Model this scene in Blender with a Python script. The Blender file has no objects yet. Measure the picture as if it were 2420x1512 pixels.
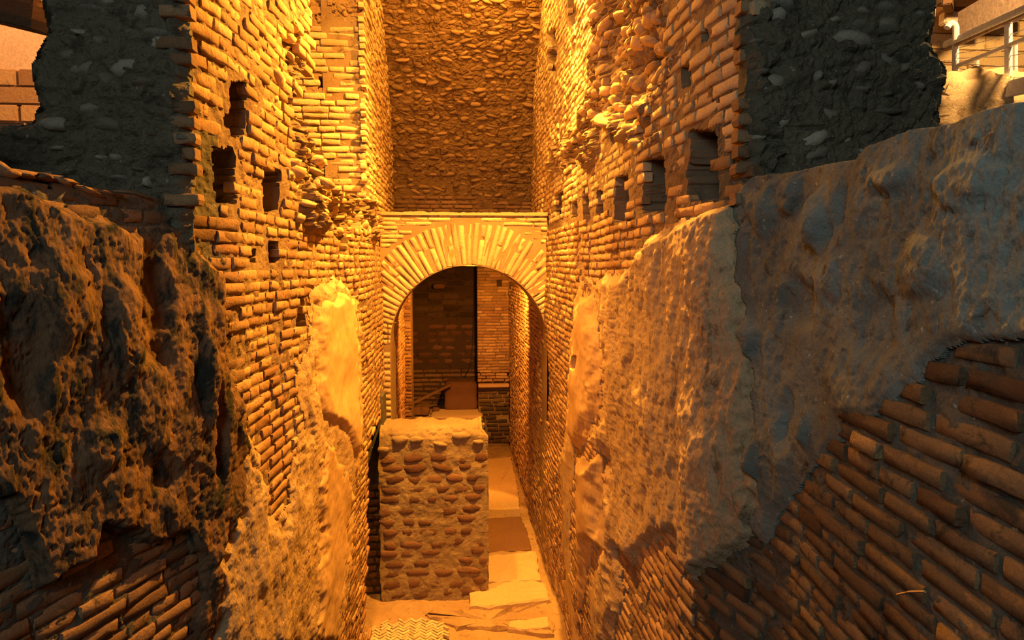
import bpy, math, random
import numpy as np
from mathutils import Matrix, Vector
random.seed(7); rng = np.random.default_rng(11)
sc = bpy.context.scene
COL = sc.collection

# ------------------------------------------------------------------ camera
W, H, F = 2420, 1512, 1500.0
EYE = 3.75                                   # eye height above the corridor floor
YAW = math.atan(135 / F); PITCH = math.atan(131 / F)
cam_d = bpy.data.cameras.new('camera'); cam = bpy.data.objects.new('camera', cam_d); COL.objects.link(cam)
cam_d.sensor_width = 36; cam_d.lens = F / W * 36; cam_d.clip_start = .02
cam.location = (0, 0, EYE); cam.rotation_euler = (math.pi / 2 - PITCH, 0, -YAW)
sc.camera = cam
FW = np.array([math.sin(YAW) * math.cos(PITCH), math.cos(YAW) * math.cos(PITCH), -math.sin(PITCH)])
RT = np.array([math.cos(YAW), -math.sin(YAW), 0.0]); UP = np.cross(RT, FW)

def proj(P):
    v = P - np.array([0, 0, EYE]); f = v @ FW; f = np.where(f < .05, .05, f)
    return W / 2 + F * (v @ RT) / f, H / 2 - F * (v @ UP) / f
def ray(px, py): return FW + RT * (px - W / 2) / F - UP * (py - H / 2) / F
def atY(px, py, Y): r = ray(px, py); return np.array([0, 0, EYE]) + r * (Y / r[1])
def atX(px, py, X): r = ray(px, py); return np.array([0, 0, EYE]) + r * (X / r[0])
def atZ(px, py, Z): r = ray(px, py); return np.array([0, 0, EYE]) + r * ((Z - EYE) / r[2])

# ------------------------------------------------------------------ world, lights, exposure
vs = sc.view_settings
vs.view_transform = 'Standard'; vs.look = 'None'; vs.gamma = 1; vs.use_curve_mapping = False; vs.exposure = 0.0
wd = bpy.data.worlds.new('world'); sc.world = wd; wd.use_nodes = True
bg = wd.node_tree.nodes['Background']; bg.inputs[0].default_value = (.55, .75, 1, 1); bg.inputs[1].default_value = .004

def lamp(name, kind, loc, power, color, size=.2, target=None, spot=None, blend=.5, sizey=None):
    d = bpy.data.lights.new(name, kind); o = bpy.data.objects.new(name, d); COL.objects.link(o)
    o.location = loc; d.energy = power; d.color = color
    if kind == 'AREA':
        d.size = size
        if sizey: d.shape = 'RECTANGLE'; d.size_y = sizey
    else: d.shadow_soft_size = size
    if kind == 'SPOT': d.spot_size = math.radians(spot); d.spot_blend = blend
    if target is not None:
        o.rotation_euler = (Vector(target) - Vector(loc)).to_track_quat('-Z', 'Y').to_euler()
    return o
SOD = (1.0, .405, .045)
lamp('floodlight_a', 'SPOT', (1.0, 5.15, EYE + 3.1), 3000, SOD, .06, target=(-.05, 4.0, 1.0), spot=144, blend=.6)
lamp('floodlight_b', 'POINT', (.45, 7.1, EYE + 3.4), 200, SOD, .10)
lamp('right_wall_fill', 'SPOT', (-.70, 6.0, EYE + 3.3), 1500, SOD, .08, target=(1.09, 5.1, 1.5), spot=72, blend=.8)  # added fill spot for the lower right wall, not a known lamp
lamp('pier_front_fill', 'POINT', (-.45, 5.2, EYE + 3.2), 330, SOD, .10)  # added fill to brighten the far pier front, not a known lamp
lamp('passage_lamp', 'SPOT', (.50, 9.14, EYE - .01), 560, (1, .34, .035), .05, target=(.35, 12.6, EYE - 1.8), spot=130, blend=.4)
lamp('daylight_panel', 'AREA', (-1.0, -1.3, EYE + 1.3), 44, (.80, .95, .88), 1.2, target=(1.2, 2.2, EYE - .1))
lamp('gallery_lamp_right', 'POINT', (4.3, 3.5, EYE + 3.0), 900, (1, .56, .19), .15)
lamp('gallery_lamp_left', 'POINT', (-3.9, 4.9, EYE + 3.1), 200, (1, .44, .14), .15)

# ------------------------------------------------------------------ noise (numpy)
def _h(ix, iy, seed):
    n = (ix * 374761393 + iy * 668265263 + seed * 982451653) & 0xffffffff
    n = ((n ^ (n >> 13)) * 1274126177) & 0xffffffff
    n = ((n ^ (n >> 16)) * 2246822519) & 0xffffffff
    return ((n ^ (n >> 15)) & 0xffffff) / float(0xffffff)
def vnoise(x, y, seed=0):
    x = np.asarray(x, float); y = np.asarray(y, float)
    ix = np.floor(x).astype(np.int64); iy = np.floor(y).astype(np.int64)
    fx = x - ix; fy = y - iy
    fx = fx * fx * fx * (fx * (fx * 6 - 15) + 10); fy = fy * fy * fy * (fy * (fy * 6 - 15) + 10)
    a = _h(ix, iy, seed); b = _h(ix + 1, iy, seed); c = _h(ix, iy + 1, seed); d = _h(ix + 1, iy + 1, seed)
    return ((a + (b - a) * fx) * (1 - fy) + (c + (d - c) * fx) * fy) * 2 - 1
def fbm(x, y, seed=0, o=4, g=.5):
    t = 0; a = 1.; n = 0
    for k in range(o):
        c, s = math.cos(k * .9), math.sin(k * .9)
        t = t + a * vnoise((x * c - y * s) * 2 ** k + 17.3 * k, (x * s + y * c) * 2 ** k - 9.1 * k, seed + k); n += a; a *= g
    return t / n * 1.4
def ridged(x, y, seed=0, o=3):
    t = 0; a = 1.; n = 0
    for k in range(o):
        t = t + a * (1 - 2 * np.abs(vnoise(x * 2 ** k, y * 2 ** k, seed + k))); n += a; a *= .5
    return t / n
def worley(x, y, seed=0):
    ix = np.floor(x).astype(np.int64); iy = np.floor(y).astype(np.int64)
    f1 = np.full(np.shape(x), 9.); f2 = f1.copy(); idv = np.zeros(np.shape(x))
    for dx in (-1, 0, 1):
        for dy in (-1, 0, 1):
            cx = ix + dx; cy = iy + dy
            d = np.hypot(cx + _h(cx, cy, seed) - x, cy + _h(cx, cy, seed + 5) - y)
            near = d < f1
            f2 = np.where(near, f1, np.minimum(f2, d)); idv = np.where(near, _h(cx, cy, seed + 9), idv); f1 = np.minimum(f1, d)
    return f1, f2, idv
def sstep(a, b, x): t = np.clip((x - a) / (b - a), 0, 1); return t * t * (3 - 2 * t)
def sd(px, py, poly):                          # signed distance to an outline, negative inside
    px = np.asarray(px, float); py = np.asarray(py, float)
    d = np.full(px.shape, 1e9); ins = np.zeros(px.shape, bool)
    n = len(poly)
    for i in range(n):
        x0, y0 = poly[i]; x1, y1 = poly[(i + 1) % n]
        ex, ey = x1 - x0, y1 - y0
        t = np.clip(((px - x0) * ex + (py - y0) * ey) / (ex * ex + ey * ey + 1e-9), 0, 1)
        d = np.minimum(d, np.hypot(px - x0 - t * ex, py - y0 - t * ey))
        c = ((y0 > py) != (y1 > py)) & (px < (x1 - x0) * (py - y0) / ((y1 - y0) if y1 != y0 else 1e-9) + x0)
        ins ^= c
    return np.where(ins, -d, d)

# ------------------------------------------------------------------ materials
def mat(name, base, alt, dark, var=.35, dark_at=.55, rough=.92, bump=.6, bscale=45, streak=1.0, pits=.5, spots=None, metal=0, big=2.2):
    m = bpy.data.materials.new(name); m.use_nodes = True; nt = m.node_tree; N = nt.nodes; L = nt.links
    bs = N['Principled BSDF']; bs.inputs['Roughness'].default_value = rough; bs.inputs['Metallic'].default_value = metal
    bs.inputs['Specular IOR Level'].default_value = .25
    geo = N.new('ShaderNodeNewGeometry'); mp = N.new('ShaderNodeMapping'); mp.inputs['Scale'].default_value = (1, 1, streak)
    L.new(geo.outputs['Position'], mp.inputs['Vector'])
    def noise(scale, detail=6, r=.6, dist=0):
        n = N.new('ShaderNodeTexNoise'); n.inputs['Scale'].default_value = scale; n.inputs['Detail'].default_value = detail
        n.inputs['Roughness'].default_value = r; n.inputs['Distortion'].default_value = dist
        L.new(mp.outputs[0], n.inputs['Vector']); return n.outputs['Fac']
    def ramp(fac, a, b):
        r = N.new('ShaderNodeMapRange'); r.inputs[1].default_value = a; r.inputs[2].default_value = b; L.new(fac, r.inputs[0]); return r.outputs[0]
    def mix(fac, a, b, t='MIX'):
        x = N.new('ShaderNodeMix'); x.data_type = 'RGBA'; x.blend_type = t
        if isinstance(fac, float): x.inputs[0].default_value = fac
        else: L.new(fac, x.inputs[0])
        for i, v in ((6, a), (7, b)):
            if isinstance(v, tuple): x.inputs[i].default_value = (*v, 1)
            else: L.new(v, x.inputs[i])
        return x.outputs[2]
    oi = N.new('ShaderNodeObjectInfo')
    ad = N.new('ShaderNodeMath'); ad.operation = 'ADD'; L.new(oi.outputs['Random'], ad.inputs[0]); L.new(geo.outputs['Random Per Island'], ad.inputs[1])
    fr = N.new('ShaderNodeMath'); fr.operation = 'FRACT'; L.new(ad.outputs[0], fr.inputs[0])
    c = mix(ramp(noise(big, 5), .38, .62), base, alt)
    if var > 0:
        c2 = mix(fr.outputs[0], tuple(min(1, v * (1 - var)) for v in base), tuple(min(1, v * (1 + var * .7)) for v in alt))
        c = mix(.65, c, c2)
    c = mix(ramp(noise(11, 8, .7, .6), dark_at, dark_at + .13), c, dark)
    if spots:
        c = mix(ramp(noise(38, 4, .6), .66, .72), c, spots)
    fine = mix(ramp(noise(bscale * 3, 3), .3, .7), (.78, .78, .78), (1.12, 1.1, 1.08))
    c = mix(1.0, c, fine, 'MULTIPLY')
    L.new(c, bs.inputs['Base Color'])
    if bump > 0:
        h = noise(bscale, 9, .72, .3)
        vo = N.new('ShaderNodeTexVoronoi'); vo.inputs['Scale'].default_value = bscale * .9; L.new(mp.outputs[0], vo.inputs['Vector'])
        vr = ramp(vo.outputs['Distance'], .0, .35)
        mu = N.new('ShaderNodeMath'); mu.operation = 'MULTIPLY_ADD'; L.new(vr, mu.inputs[0]); mu.inputs[1].default_value = pits * .5; L.new(h, mu.inputs[2])
        b = N.new('ShaderNodeBump'); b.inputs['Strength'].default_value = bump; b.inputs['Distance'].default_value = .6 / bscale
        L.new(mu.outputs[0], b.inputs['Height']); L.new(b.outputs[0], bs.inputs['Normal'])
    return m
M = {}
M['brick'] = mat('fired_brick', (.50, .27, .15), (.62, .43, .25), (.17, .10, .06), var=.45, dark_at=.58, bscale=42, bump=1.0, streak=.7)
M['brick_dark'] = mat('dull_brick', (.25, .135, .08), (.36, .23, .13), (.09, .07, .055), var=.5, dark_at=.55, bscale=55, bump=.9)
M['brick_near'] = mat('worn_dimmed_brick', (.16, .08, .048), (.28, .185, .10), (.07, .062, .05), var=.6, dark_at=.53, bscale=60, bump=.95)  # dirt and weaker floodlight are both put into this darker colour
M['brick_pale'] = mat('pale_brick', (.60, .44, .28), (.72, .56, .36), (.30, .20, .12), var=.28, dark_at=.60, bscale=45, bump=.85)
M['mortar'] = mat('lime_mortar', (.24, .165, .11), (.34, .25, .16), (.10, .07, .05), var=0, dark_at=.55, bscale=70, bump=.9)  # colour lowered to deepen the shadow in the brick joints
M['arch_mortar'] = mat('arch_mortar', (.31, .21, .13), (.41, .30, .18), (.20, .13, .08), var=0, dark_at=.58, bscale=60, bump=.9)
M['mortar_dark'] = mat('dark_mortar', (.10, .095, .085), (.17, .155, .13), (.05, .05, .05), var=0, dark_at=.55, bscale=80, bump=1, spots=(.45, .45, .42))  # darker, greyer mortar with pale specks
M['render'] = mat('rough_render', (.52, .38, .24), (.62, .46, .29), (.20, .13, .08), var=0, dark_at=.56, bscale=55, bump=1.0, streak=.5, pits=1)
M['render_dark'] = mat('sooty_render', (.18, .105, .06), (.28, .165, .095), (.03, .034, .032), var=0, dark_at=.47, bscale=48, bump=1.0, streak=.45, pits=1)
M['render_grey'] = mat('cool_tinted_render', (.165, .175, .165), (.25, .285, .28), (.085, .07, .055), var=0, dark_at=.55, bscale=60, bump=.9, spots=(.5, .52, .5), big=3)  # blue-grey puts the cool light, beyond the orange lamp, into the colour
M['plaster'] = mat('smooth_plaster', (.54, .37, .20), (.62, .43, .24), (.42, .27, .14), var=0, dark_at=.66, bscale=20, bump=.18, streak=.35, pits=.1)
M['rubble'] = mat('rubble_core', (.15, .14, .105), (.23, .205, .15), (.075, .07, .055), var=.3, dark_at=.52, bscale=55, bump=1.0, pits=1, spots=(.34, .34, .32))
M['stone'] = mat('field_stone', (.20, .185, .15), (.34, .32, .27), (.10, .09, .08), var=.5, dark_at=.62, bscale=50, bump=.7)
M['vault'] = mat('vault_mortar', (.20, .13, .07), (.29, .19, .10), (.08, .045, .025), var=.2, dark_at=.53, bscale=45, bump=1.0, pits=1)
M['core_stone'] = mat('core_stone', (.52, .36, .20), (.64, .47, .28), (.26, .16, .09), var=.35, dark_at=.62, bscale=50)
M['mound'] = mat('mound_earth', (.50, .36, .20), (.62, .46, .26), (.24, .15, .08), var=0, bscale=30)
M['vault_stone'] = mat('vault_stone', (.24, .155, .085), (.35, .24, .13), (.11, .06, .035), var=.45, dark_at=.62, bscale=50)
M['tufa'] = mat('tufa_block', (.17, .085, .055), (.24, .13, .08), (.12, .075, .05), var=.3, dark_at=.6, bscale=50, bump=.8)
M['tufa_mortar'] = mat('bedding_mortar', (.30, .22, .13), (.40, .30, .18), (.20, .15, .10), var=0, dark_at=.6, bscale=60, bump=.8)
M['slab'] = mat('travertine_slab', (.60, .42, .25), (.70, .52, .32), (.38, .24, .14), var=.2, dark_at=.62, bscale=26, bump=.3)
M['dirt'] = mat('packed_earth', (.42, .28, .16), (.52, .36, .21), (.22, .14, .08), var=0, dark_at=.56, bscale=40, bump=.9)
M['tile'] = mat('herringbone_tile', (.66, .50, .32), (.74, .58, .38), (.4, .28, .17), var=.3, bscale=50, bump=.4)
M['passage_dark'] = mat('blackish_brick', (.085, .055, .035), (.13, .085, .05), (.035, .025, .02), var=.5, bscale=50)  # much darker than the other bricks: passage back, ceiling, pillar foot
M['wood'] = mat('old_timber', (.20, .11, .06), (.28, .16, .09), (.09, .05, .03), var=.2, bscale=20, bump=.4, streak=6)
M['metal'] = mat('painted_steel', (.62, .62, .64), (.7, .7, .72), (.5, .5, .5), var=0, bscale=20, bump=.05, rough=.45)
M['iron'] = mat('rusty_iron', (.30, .20, .14), (.38, .26, .18), (.12, .08, .05), var=0, bscale=60, bump=.4, rough=.7)
M['board'] = mat('ochre_boarding', (.72, .52, .26), (.80, .60, .32), (.5, .33, .16), var=.15, bscale=20, bump=.15)
M['concrete'] = mat('peach_wall', (.74, .56, .42), (.80, .62, .48), (.55, .40, .30), var=0, dark_at=.66, bscale=15, bump=.2)
M['roofing'] = mat('dark_roof', (.06, .05, .04), (.08, .06, .05), (.03, .03, .02), var=0, bscale=10, bump=.2)

# ------------------------------------------------------------------ object helpers
def tag(o, label=None, cat=None, kind=None, group=None):
    if label: o['label'] = label
    if cat: o['category'] = cat
    if kind: o['kind'] = kind
    if group: o['group'] = group
    return o
def link(name, me, parent=None):
    o = bpy.data.objects.new(name, me); COL.objects.link(o)
    if parent: o.parent = parent
    return o
def empty(name): return link(name, None)
def np_mesh(name, V, Q, m, smooth=False):
    me = bpy.data.meshes.new(name); V = np.asarray(V, np.float32); Q = np.asarray(Q, np.int32)
    k = Q.shape[1]
    me.vertices.add(len(V)); me.vertices.foreach_set('co', V.ravel())
    me.loops.add(Q.size); me.loops.foreach_set('vertex_index', Q.ravel())
    me.polygons.add(len(Q)); me.polygons.foreach_set('loop_start', np.arange(0, Q.size, k, dtype=np.int32))
    try: me.polygons.foreach_set('loop_total', np.full(len(Q), k, np.int32))
    except Exception: pass
    me.polygons.foreach_set('use_smooth', np.full(len(Q), smooth))
    me.materials.append(m); me.update(calc_edges=True); me.validate(); return me

def sheet(name, B, Nn, d, keep, m, parent=None, thick=.3, smooth=True, flip=False):
    """rough slab: B (a,b,3) base points, Nn outward normals, d outward relief, keep (a,b) points >0 kept; rim pulled back by thick"""
    a, b = B.shape[:2]
    V = B + Nn * d[..., None]
    kc = (keep[:-1, :-1] + keep[1:, :-1] + keep[:-1, 1:] + keep[1:, 1:]) > 0
    idx = np.arange(a * b).reshape(a, b)
    q = np.stack([idx[:-1, :-1], idx[1:, :-1], idx[1:, 1:], idx[:-1, 1:]], -1)
    t1 = V[1, 0] - V[0, 0]; t2 = V[0, 1] - V[0, 0]
    flip = np.dot(np.cross(B[1, 0] - B[0, 0], B[0, 1] - B[0, 0]), Nn[0, 0]) < 0
    Q = q[kc]
    if len(Q) == 0: return None
    if flip: Q = Q[:, ::-1]
    E = np.concatenate([Q[:, [i, (i + 1) % 4]] for i in range(4)])
    key = np.sort(E, 1); kk = key[:, 0].astype(np.int64) * (a * b) + key[:, 1]
    u, first, cnt = np.unique(kk, return_index=True, return_counts=True)
    be = E[first[cnt == 1]]
    Vf = V.reshape(-1, 3); Bk = (B - Nn * thick).reshape(-1, 3)
    bv = np.unique(be); mp = np.full(a * b, -1); mp[bv] = a * b + np.arange(len(bv))
    VV = np.concatenate([Vf, Bk[bv]])
    S = np.stack([be[:, 1], be[:, 0], mp[be[:, 0]], mp[be[:, 1]]], 1)
    QQ = np.concatenate([Q, S])
    used = np.unique(QQ); rm = np.full(len(VV), -1); rm[used] = np.arange(len(used))
    me = np_mesh(name, VV[used], rm[QQ], m, smooth)
    # hard rims
    sm = np.ones(len(me.polygons), bool) & smooth; sm[len(Q):] = False
    me.polygons.foreach_set('use_smooth', sm)
    return link(name, me, parent)

# brick and stone pieces, shared meshes
def brick_piece(k):
    r = np.random.default_rng(100 + k)
    xs = np.linspace(-.475, .475, 4); zs = np.linspace(-.43, .43, 3)
    V = []; Fq = []
    for z in zs:
        for x in xs: V.append((x + r.normal(0, .010), -.01 + r.normal(0, .03), z + r.normal(0, .018)))
    rim = [(i, 0) for i in range(4)] + [(3, 1), (3, 2)] + [(i, 2) for i in (2, 1, 0)] + [(0, 1)]
    for j in range(2):
        for i in range(3):
            a = j * 4 + i; Fq.append((a, a + 1, a + 5, a + 4))
    n = len(rim); s = len(V)
    chip = {int(r.integers(0, n)): r.uniform(.02, .13) for _ in range(2)}
    for t, (i, j) in enumerate(rim):
        x = (-.5, -.17, .17, .5)[i]; z = (-.5, 0, .5)[j]
        c = 1 - .04 * (abs(x) == .5 and abs(z) == .5) - chip.get(t, 0)
        V.append((x * c + r.normal(0, .010), -.12 + r.normal(0, .025), z * c * (1 + r.normal(0, .07))))
    for t in range(n): x, y, z = V[s + t]; V.append((x, -1.0, z))
    for t in range(n):
        a = rim[t]; b = rim[(t + 1) % n]
        Fq.append((a[1] * 4 + a[0], s + t, s + (t + 1) % n, b[1] * 4 + b[0]))
        Fq.append((s + t, s + n + t, s + n + (t + 1) % n, s + (t + 1) % n))
    return np.array(V), np.array(Fq)
def stone_piece(k, oval=2.6):
    r = np.random.default_rng(300 + k); n = 9
    V = [(0, r.uniform(-.05, .05), 0)]
    th = np.linspace(0, 2 * math.pi, n, endpoint=False) + r.normal(0, .12, n)
    ex = oval + r.uniform(-.4, 1.2)
    R = .5 / (np.abs(np.cos(th)) ** ex + np.abs(np.sin(th)) ** ex) ** (1 / ex) * (1 + r.normal(0, .06, n))
    for rr, y in ((.62, -.08), (1.0, -.42), (1.0, -1.0)):
        for t in range(n):
            V.append((R[t] * rr * math.cos(th[t]), y + (r.normal(0, .07) if y > -.9 else 0), R[t] * rr * math.sin(th[t])))
    T = []
    for t in range(n): T.append((0, 1 + (t + 1) % n, 1 + t, 1 + t))
    Q = []
    for k2 in range(2):
        for t in range(n):
            a = 1 + k2 * n + t; b = 1 + k2 * n + (t + 1) % n
            Q.append((a, b, b + n, a + n))
    return np.array(V), np.array([(a, b, c, -1) for a, b, c, _ in T]), np.array(Q)
PB = [brick_piece(k) for k in range(14)]
def tri_all(piece):
    if len(piece) == 2:
        V, Q = piece; return V, np.concatenate([Q[:, [0, 1, 2]], Q[:, [0, 2, 3]]])
    V, T, Q = piece; return V, np.concatenate([T[:, :3][:, ::-1], Q[:, [0, 2, 1]], Q[:, [0, 3, 2]]])[:, ::-1]
PB_T = [tri_all(p) for p in PB]
PS_T = [tri_all(stone_piece(k)) for k in range(14)]
PO_T = [tri_all(stone_piece(k + 40, 2.3)) for k in range(12)]
def orient(VT):                                    # make the front face +y
    V, T = VT; n = np.cross(V[T[0, 1]] - V[T[0, 0]], V[T[0, 2]] - V[T[0, 0]])
    return (V, T if n[1] > 0 else T[:, ::-1])
PO_T = [tri_all(stone_piece(k + 40, 3.0)) for k in range(12)]
SETS = {'brick': [orient(p) for p in PB_T], 'stone': [orient(p) for p in PS_T], 'oval': [orient(p) for p in PO_T]}
_cache = {}
def piece_mesh(kind, k, m):
    key = (kind, k, m.name)
    if key not in _cache:
        V, T = SETS[kind][k]; me = np_mesh(kind, V, T, m, True)
        if kind == 'brick': me.polygons.foreach_set('use_smooth', np.all(V[T][:, :, 1] > -.10, axis=1) | False)
        _cache[key] = me
    return _cache[key]
class Pieces:
    def __init__(s, kind='brick'): s.kind = kind; s.L = []
    def add(s, c, T, N, U, L, D, Hh, roll=0., tilt=0., yaw=0.):
        T, N, U = (np.asarray(v, float) for v in (T, N, U))
        if roll: c_, s_ = math.cos(roll), math.sin(roll); T, U = T * c_ + U * s_, U * c_ - T * s_
        if tilt: c_, s_ = math.cos(tilt), math.sin(tilt); N, U = N * c_ + U * s_, U * c_ - N * s_
        if yaw: c_, s_ = math.cos(yaw), math.sin(yaw); N, T = N * c_ + T * s_, T * c_ - N * s_
        s.L.append((np.asarray(c, float), T * L, N * D, U * Hh))
    def build(s, parent, m, name='brick', rest='brickwork', limit=300):
        if not s.L: return
        C = np.array([l[0] for l in s.L]); A = np.array([l[1] for l in s.L]); U = np.array([l[3] for l in s.L])
        pcx, pcy = proj(C); pa = np.array(proj(C + A)) - np.array([pcx, pcy]); pu = np.array(proj(C + U)) - np.array([pcx, pcy])
        area = np.abs(pa[0] * pu[1] - pa[1] * pu[0])
        vis = (pcx > -40) & (pcx < W + 40) & (pcy > -40) & (pcy < H + 40)
        area = np.where(vis, area, area * .001)
        order = np.argsort(-area); P = SETS[s.kind]
        pick = [i for i in order[:limit] if area[i] > 45]
        chosen = set(pick)
        for i in pick:
            c, a, n, u = s.L[i]; k = i % len(P)
            o = bpy.data.objects.new(name, piece_mesh(s.kind, k, m)); COL.objects.link(o); o.parent = parent
            o.matrix_local = Matrix([(a[0], n[0], u[0], c[0]), (a[1], n[1], u[1], c[1]), (a[2], n[2], u[2], c[2]), (0, 0, 0, 1)])
        VV, TT, off = [], [], 0; SMO = []
        for i in order:
            if i in chosen: continue
            c, a, n, u = s.L[i]; V, T = P[i % len(P)]
            VV.append(V[:, :1] * a + V[:, 1:2] * n + V[:, 2:] * u + c); TT.append(T + off); off += len(V); SMO.append(np.full(len(T), True) if s.kind != 'brick' else np.all(V[T][:, :, 1] > -.10, axis=1))
        if VV:
            me = np_mesh(rest, np.concatenate(VV), np.concatenate(TT), m, True); me.polygons.foreach_set('use_smooth', np.concatenate(SMO)); o = link(rest, me, parent); o['kind'] = 'stuff'
def box_mesh(name, m, boxes, bevel=0.0):
    import bmesh
    bm = bmesh.new()
    for c, sz, rot in boxes:
        g = bmesh.ops.create_cube(bm, size=1)
        mtx = Matrix.Translation(Vector(c)) @ rot @ Matrix.Diagonal((*sz, 1))
        bmesh.ops.transform(bm, matrix=mtx, verts=g['verts'])
    if bevel: bmesh.ops.bevel(bm, geom=bm.edges[:], offset=bevel, segments=2, affect='EDGES')
    me = bpy.data.meshes.new(name); bm.to_mesh(me); bm.free(); me.materials.append(m); return me
I4 = Matrix.Identity(4)
def tube(name, pts, r, m, parent=None, n=10):
    cu = bpy.data.curves.new(name, 'CURVE'); cu.dimensions = '3D'; cu.bevel_depth = r; cu.bevel_resolution = 3; cu.use_fill_caps = True
    sp = cu.splines.new('POLY'); sp.points.add(len(pts) - 1)
    for p, q in zip(sp.points, pts): p.co = (*q, 1)
    cu.materials.append(m)
    tmp = bpy.data.objects.new('t', cu); me = bpy.data.meshes.new_from_object(tmp); bpy.data.objects.remove(tmp)
    return link(name, me, parent)

# ------------------------------------------------------------------ the two long walls
class Plan:
    def __init__(s, pts, side):
        P = np.array(pts, float); seg = np.hypot(*np.diff(P, axis=0).T); cs = np.r_[0, np.cumsum(seg)]
        s.s = np.arange(0, cs[-1], .01); x = np.interp(s.s, cs, P[:, 0]); y = np.interp(s.s, cs, P[:, 1])
        k = np.ones(45) / 45
        s.x = np.convolve(np.pad(x, 22, 'edge'), k, 'valid'); s.y = y; s.side = side
        s.tx = np.gradient(s.x, s.s); s.ty = np.gradient(s.y, s.s); l = np.hypot(s.tx, s.ty); s.tx /= l; s.ty /= l
    def pos(s, q): return np.interp(q, s.s, s.x), np.interp(q, s.s, s.y)
    def nrm(s, q):
        tx = np.interp(q, s.s, s.tx); ty = np.interp(q, s.s, s.ty)
        return (ty * s.side, -tx * s.side)
    def s_at_y(s, Y): return np.interp(Y, s.y, s.s)
LEFT = Plan([(-1.95, .70), (-1.45, 1.9), (-1.05, 3.0), (-.85, 6.3), (-.85, 11.2)], 1)
RIGHT = Plan([(1.04, .55), (1.20, 2.20), (1.09, 2.60), (1.09, 13.2)], -1)

def wall_grid(pl, y0, y1, z0, z1, dpx, dz, maxs=.06):
    q = np.arange(pl.s_at_y(y0), pl.s_at_y(y1), .002); x, y = pl.pos(q)
    px, _ = proj(np.stack([x, y, np.full_like(x, EYE)], -1))
    c = np.r_[0, np.cumsum(np.maximum(np.abs(np.diff(px)) / dpx, np.diff(q) / maxs))]
    S = np.interp(np.linspace(0, c[-1], int(c[-1]) + 2), c, q)
    Z = np.linspace(z0, z1, int((z1 - z0) / dz) + 2)
    SS, ZZ = np.meshgrid(S, Z, indexing='ij'); x, y = pl.pos(SS); nx, ny = pl.nrm(SS)
    return SS, ZZ, np.stack([x, y, ZZ], -1), np.stack([nx, ny, 0 * nx], -1)
def D0(S, Z, side):                              # slow bulges shared by everything on a wall
    k = 31 if side > 0 else 77
    return .035 * fbm(S * .9, Z * .9, k, 3) + .010 * fbm(S * 4, Z * 4, k + 3, 3)

# outlines, as seen from the eye, of what covers or breaks each wall
L_RENDER_NEAR = [(-200, 430), (40, 440), (105, 482), (160, 500), (250, 505), (290, 540), (350, 545), (440, 502), (460, 545), (465, 590), (515, 650),
    (530, 760), (535, 880), (560, 960), (590, 1050), (600, 1120), (560, 1240), (520, 1340), (500, 1530), (455, 1530), (460, 1330), (430, 1262), (360, 1290), (290, 1272), (210, 1240), (190, 1320), (60, 1390), (35, 1300), (-10, 1180), (-200, 1150)]
L_RENDER_MID = [(728, 800), (695, 860), (690, 900), (700, 1000), (680, 1110), (640, 1250), (622, 1180), (600, 1080), (570, 1000), (556, 1000), (545, 1200), (505, 1340), (490, 1540),
    (795, 1540), (812, 1420), (830, 1200), (845, 1060), (852, 900), (850, 720), (836, 690), (800, 655), (765, 672), (742, 690), (735, 740)]
L_PLASTER = [(740, 722), (762, 690), (780, 700), (800, 664), (818, 684), (846, 712), (853, 900), (851, 1000), (842, 1060), (836, 1150), (815, 1095), (778, 1020), (738, 985), (724, 900), (734, 800)]
L_PLASTER_LOW = [(735, 1010), (778, 1050), (810, 1110), (832, 1170), (826, 1280), (812, 1380), (800, 1530), (720, 1530), (716, 1420), (730, 1250), (722, 1150)]
L_GAP = [(724, -260), (738, 60), (732, 150), (712, 190), (700, 235), (722, 330), (752, 370), (762, 440), (800, 452), (881, 470), (881, -260)]
L_RUBBLE = [(676, 60), (726, 40), (745, 330), (770, 420), (800, 450), (895, 475), (893, 560), (855, 570), (800, 560), (760, 530), (706, 545), (702, 400), (690, 330), (672, 250)]
L_NICHE = [(860, 1060), (866, 1030), (882, 992), (897, 976), (930, 1005), (930, 1500), (851, 1500), (856, 1300)]
L_HOLES = [(552, 582, 195, 318), (515, 560, 350, 480), (628, 661, 402, 502), (588, 604, 592, 616), (638, 656, 572, 620), (704, 722, 702, 776), (811, 824, 555, 602), (884, 890, 490, 540), (540, 556, 270, 300)]
R_RENDER = [(1383, 655), (1400, 668), (1430, 640), (1470, 655), (1500, 622), (1545, 560), (1600, 525), (1700, 490), (1745, 440), (1760, 330), (2600, 100), (2600, 800), (2420, 800), (2240, 828), (2180, 915), (2100, 968),
    (2010, 1000), (1960, 1080), (1900, 1160), (1850, 1200), (1830, 1262), (1750, 1300), (1650, 1372), (1625, 1330), (1600, 1260), (1540, 1282), (1490, 1330), (1462, 1300), (1478, 1420), (1450, 1540), (1410, 1540), (1392, 1420), (1425, 1300), (1432, 1200), (1432, 1080), (1405, 1040), (1427, 960), (1428, 850), (1415, 750)]
R_PLASTER = [(1366, 700), (1378, 645), (1386, 700), (1402, 690), (1418, 760), (1428, 850), (1424, 960), (1402, 1035), (1380, 1062), (1352, 1045), (1335, 1010), (1345, 900), (1357, 780)]
R_PLASTER_LOW = [(1367, 1082), (1392, 1078), (1400, 1096), (1424, 1072), (1434, 1090), (1430, 1180), (1436, 1250), (1462, 1330), (1440, 1350), (1424, 1300), (1404, 1282), (1392, 1360), (1378, 1440), (1366, 1440), (1363, 1250)]
R_STRIP = [(1334, 1010), (1322, 1080), (1328, 1200), (1330, 1300), (1333, 1400), (1350, 1540), (1372, 1540), (1352, 1400), (1348, 1250), (1352, 1150), (1362, 1060), (1352, 1030)]
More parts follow.
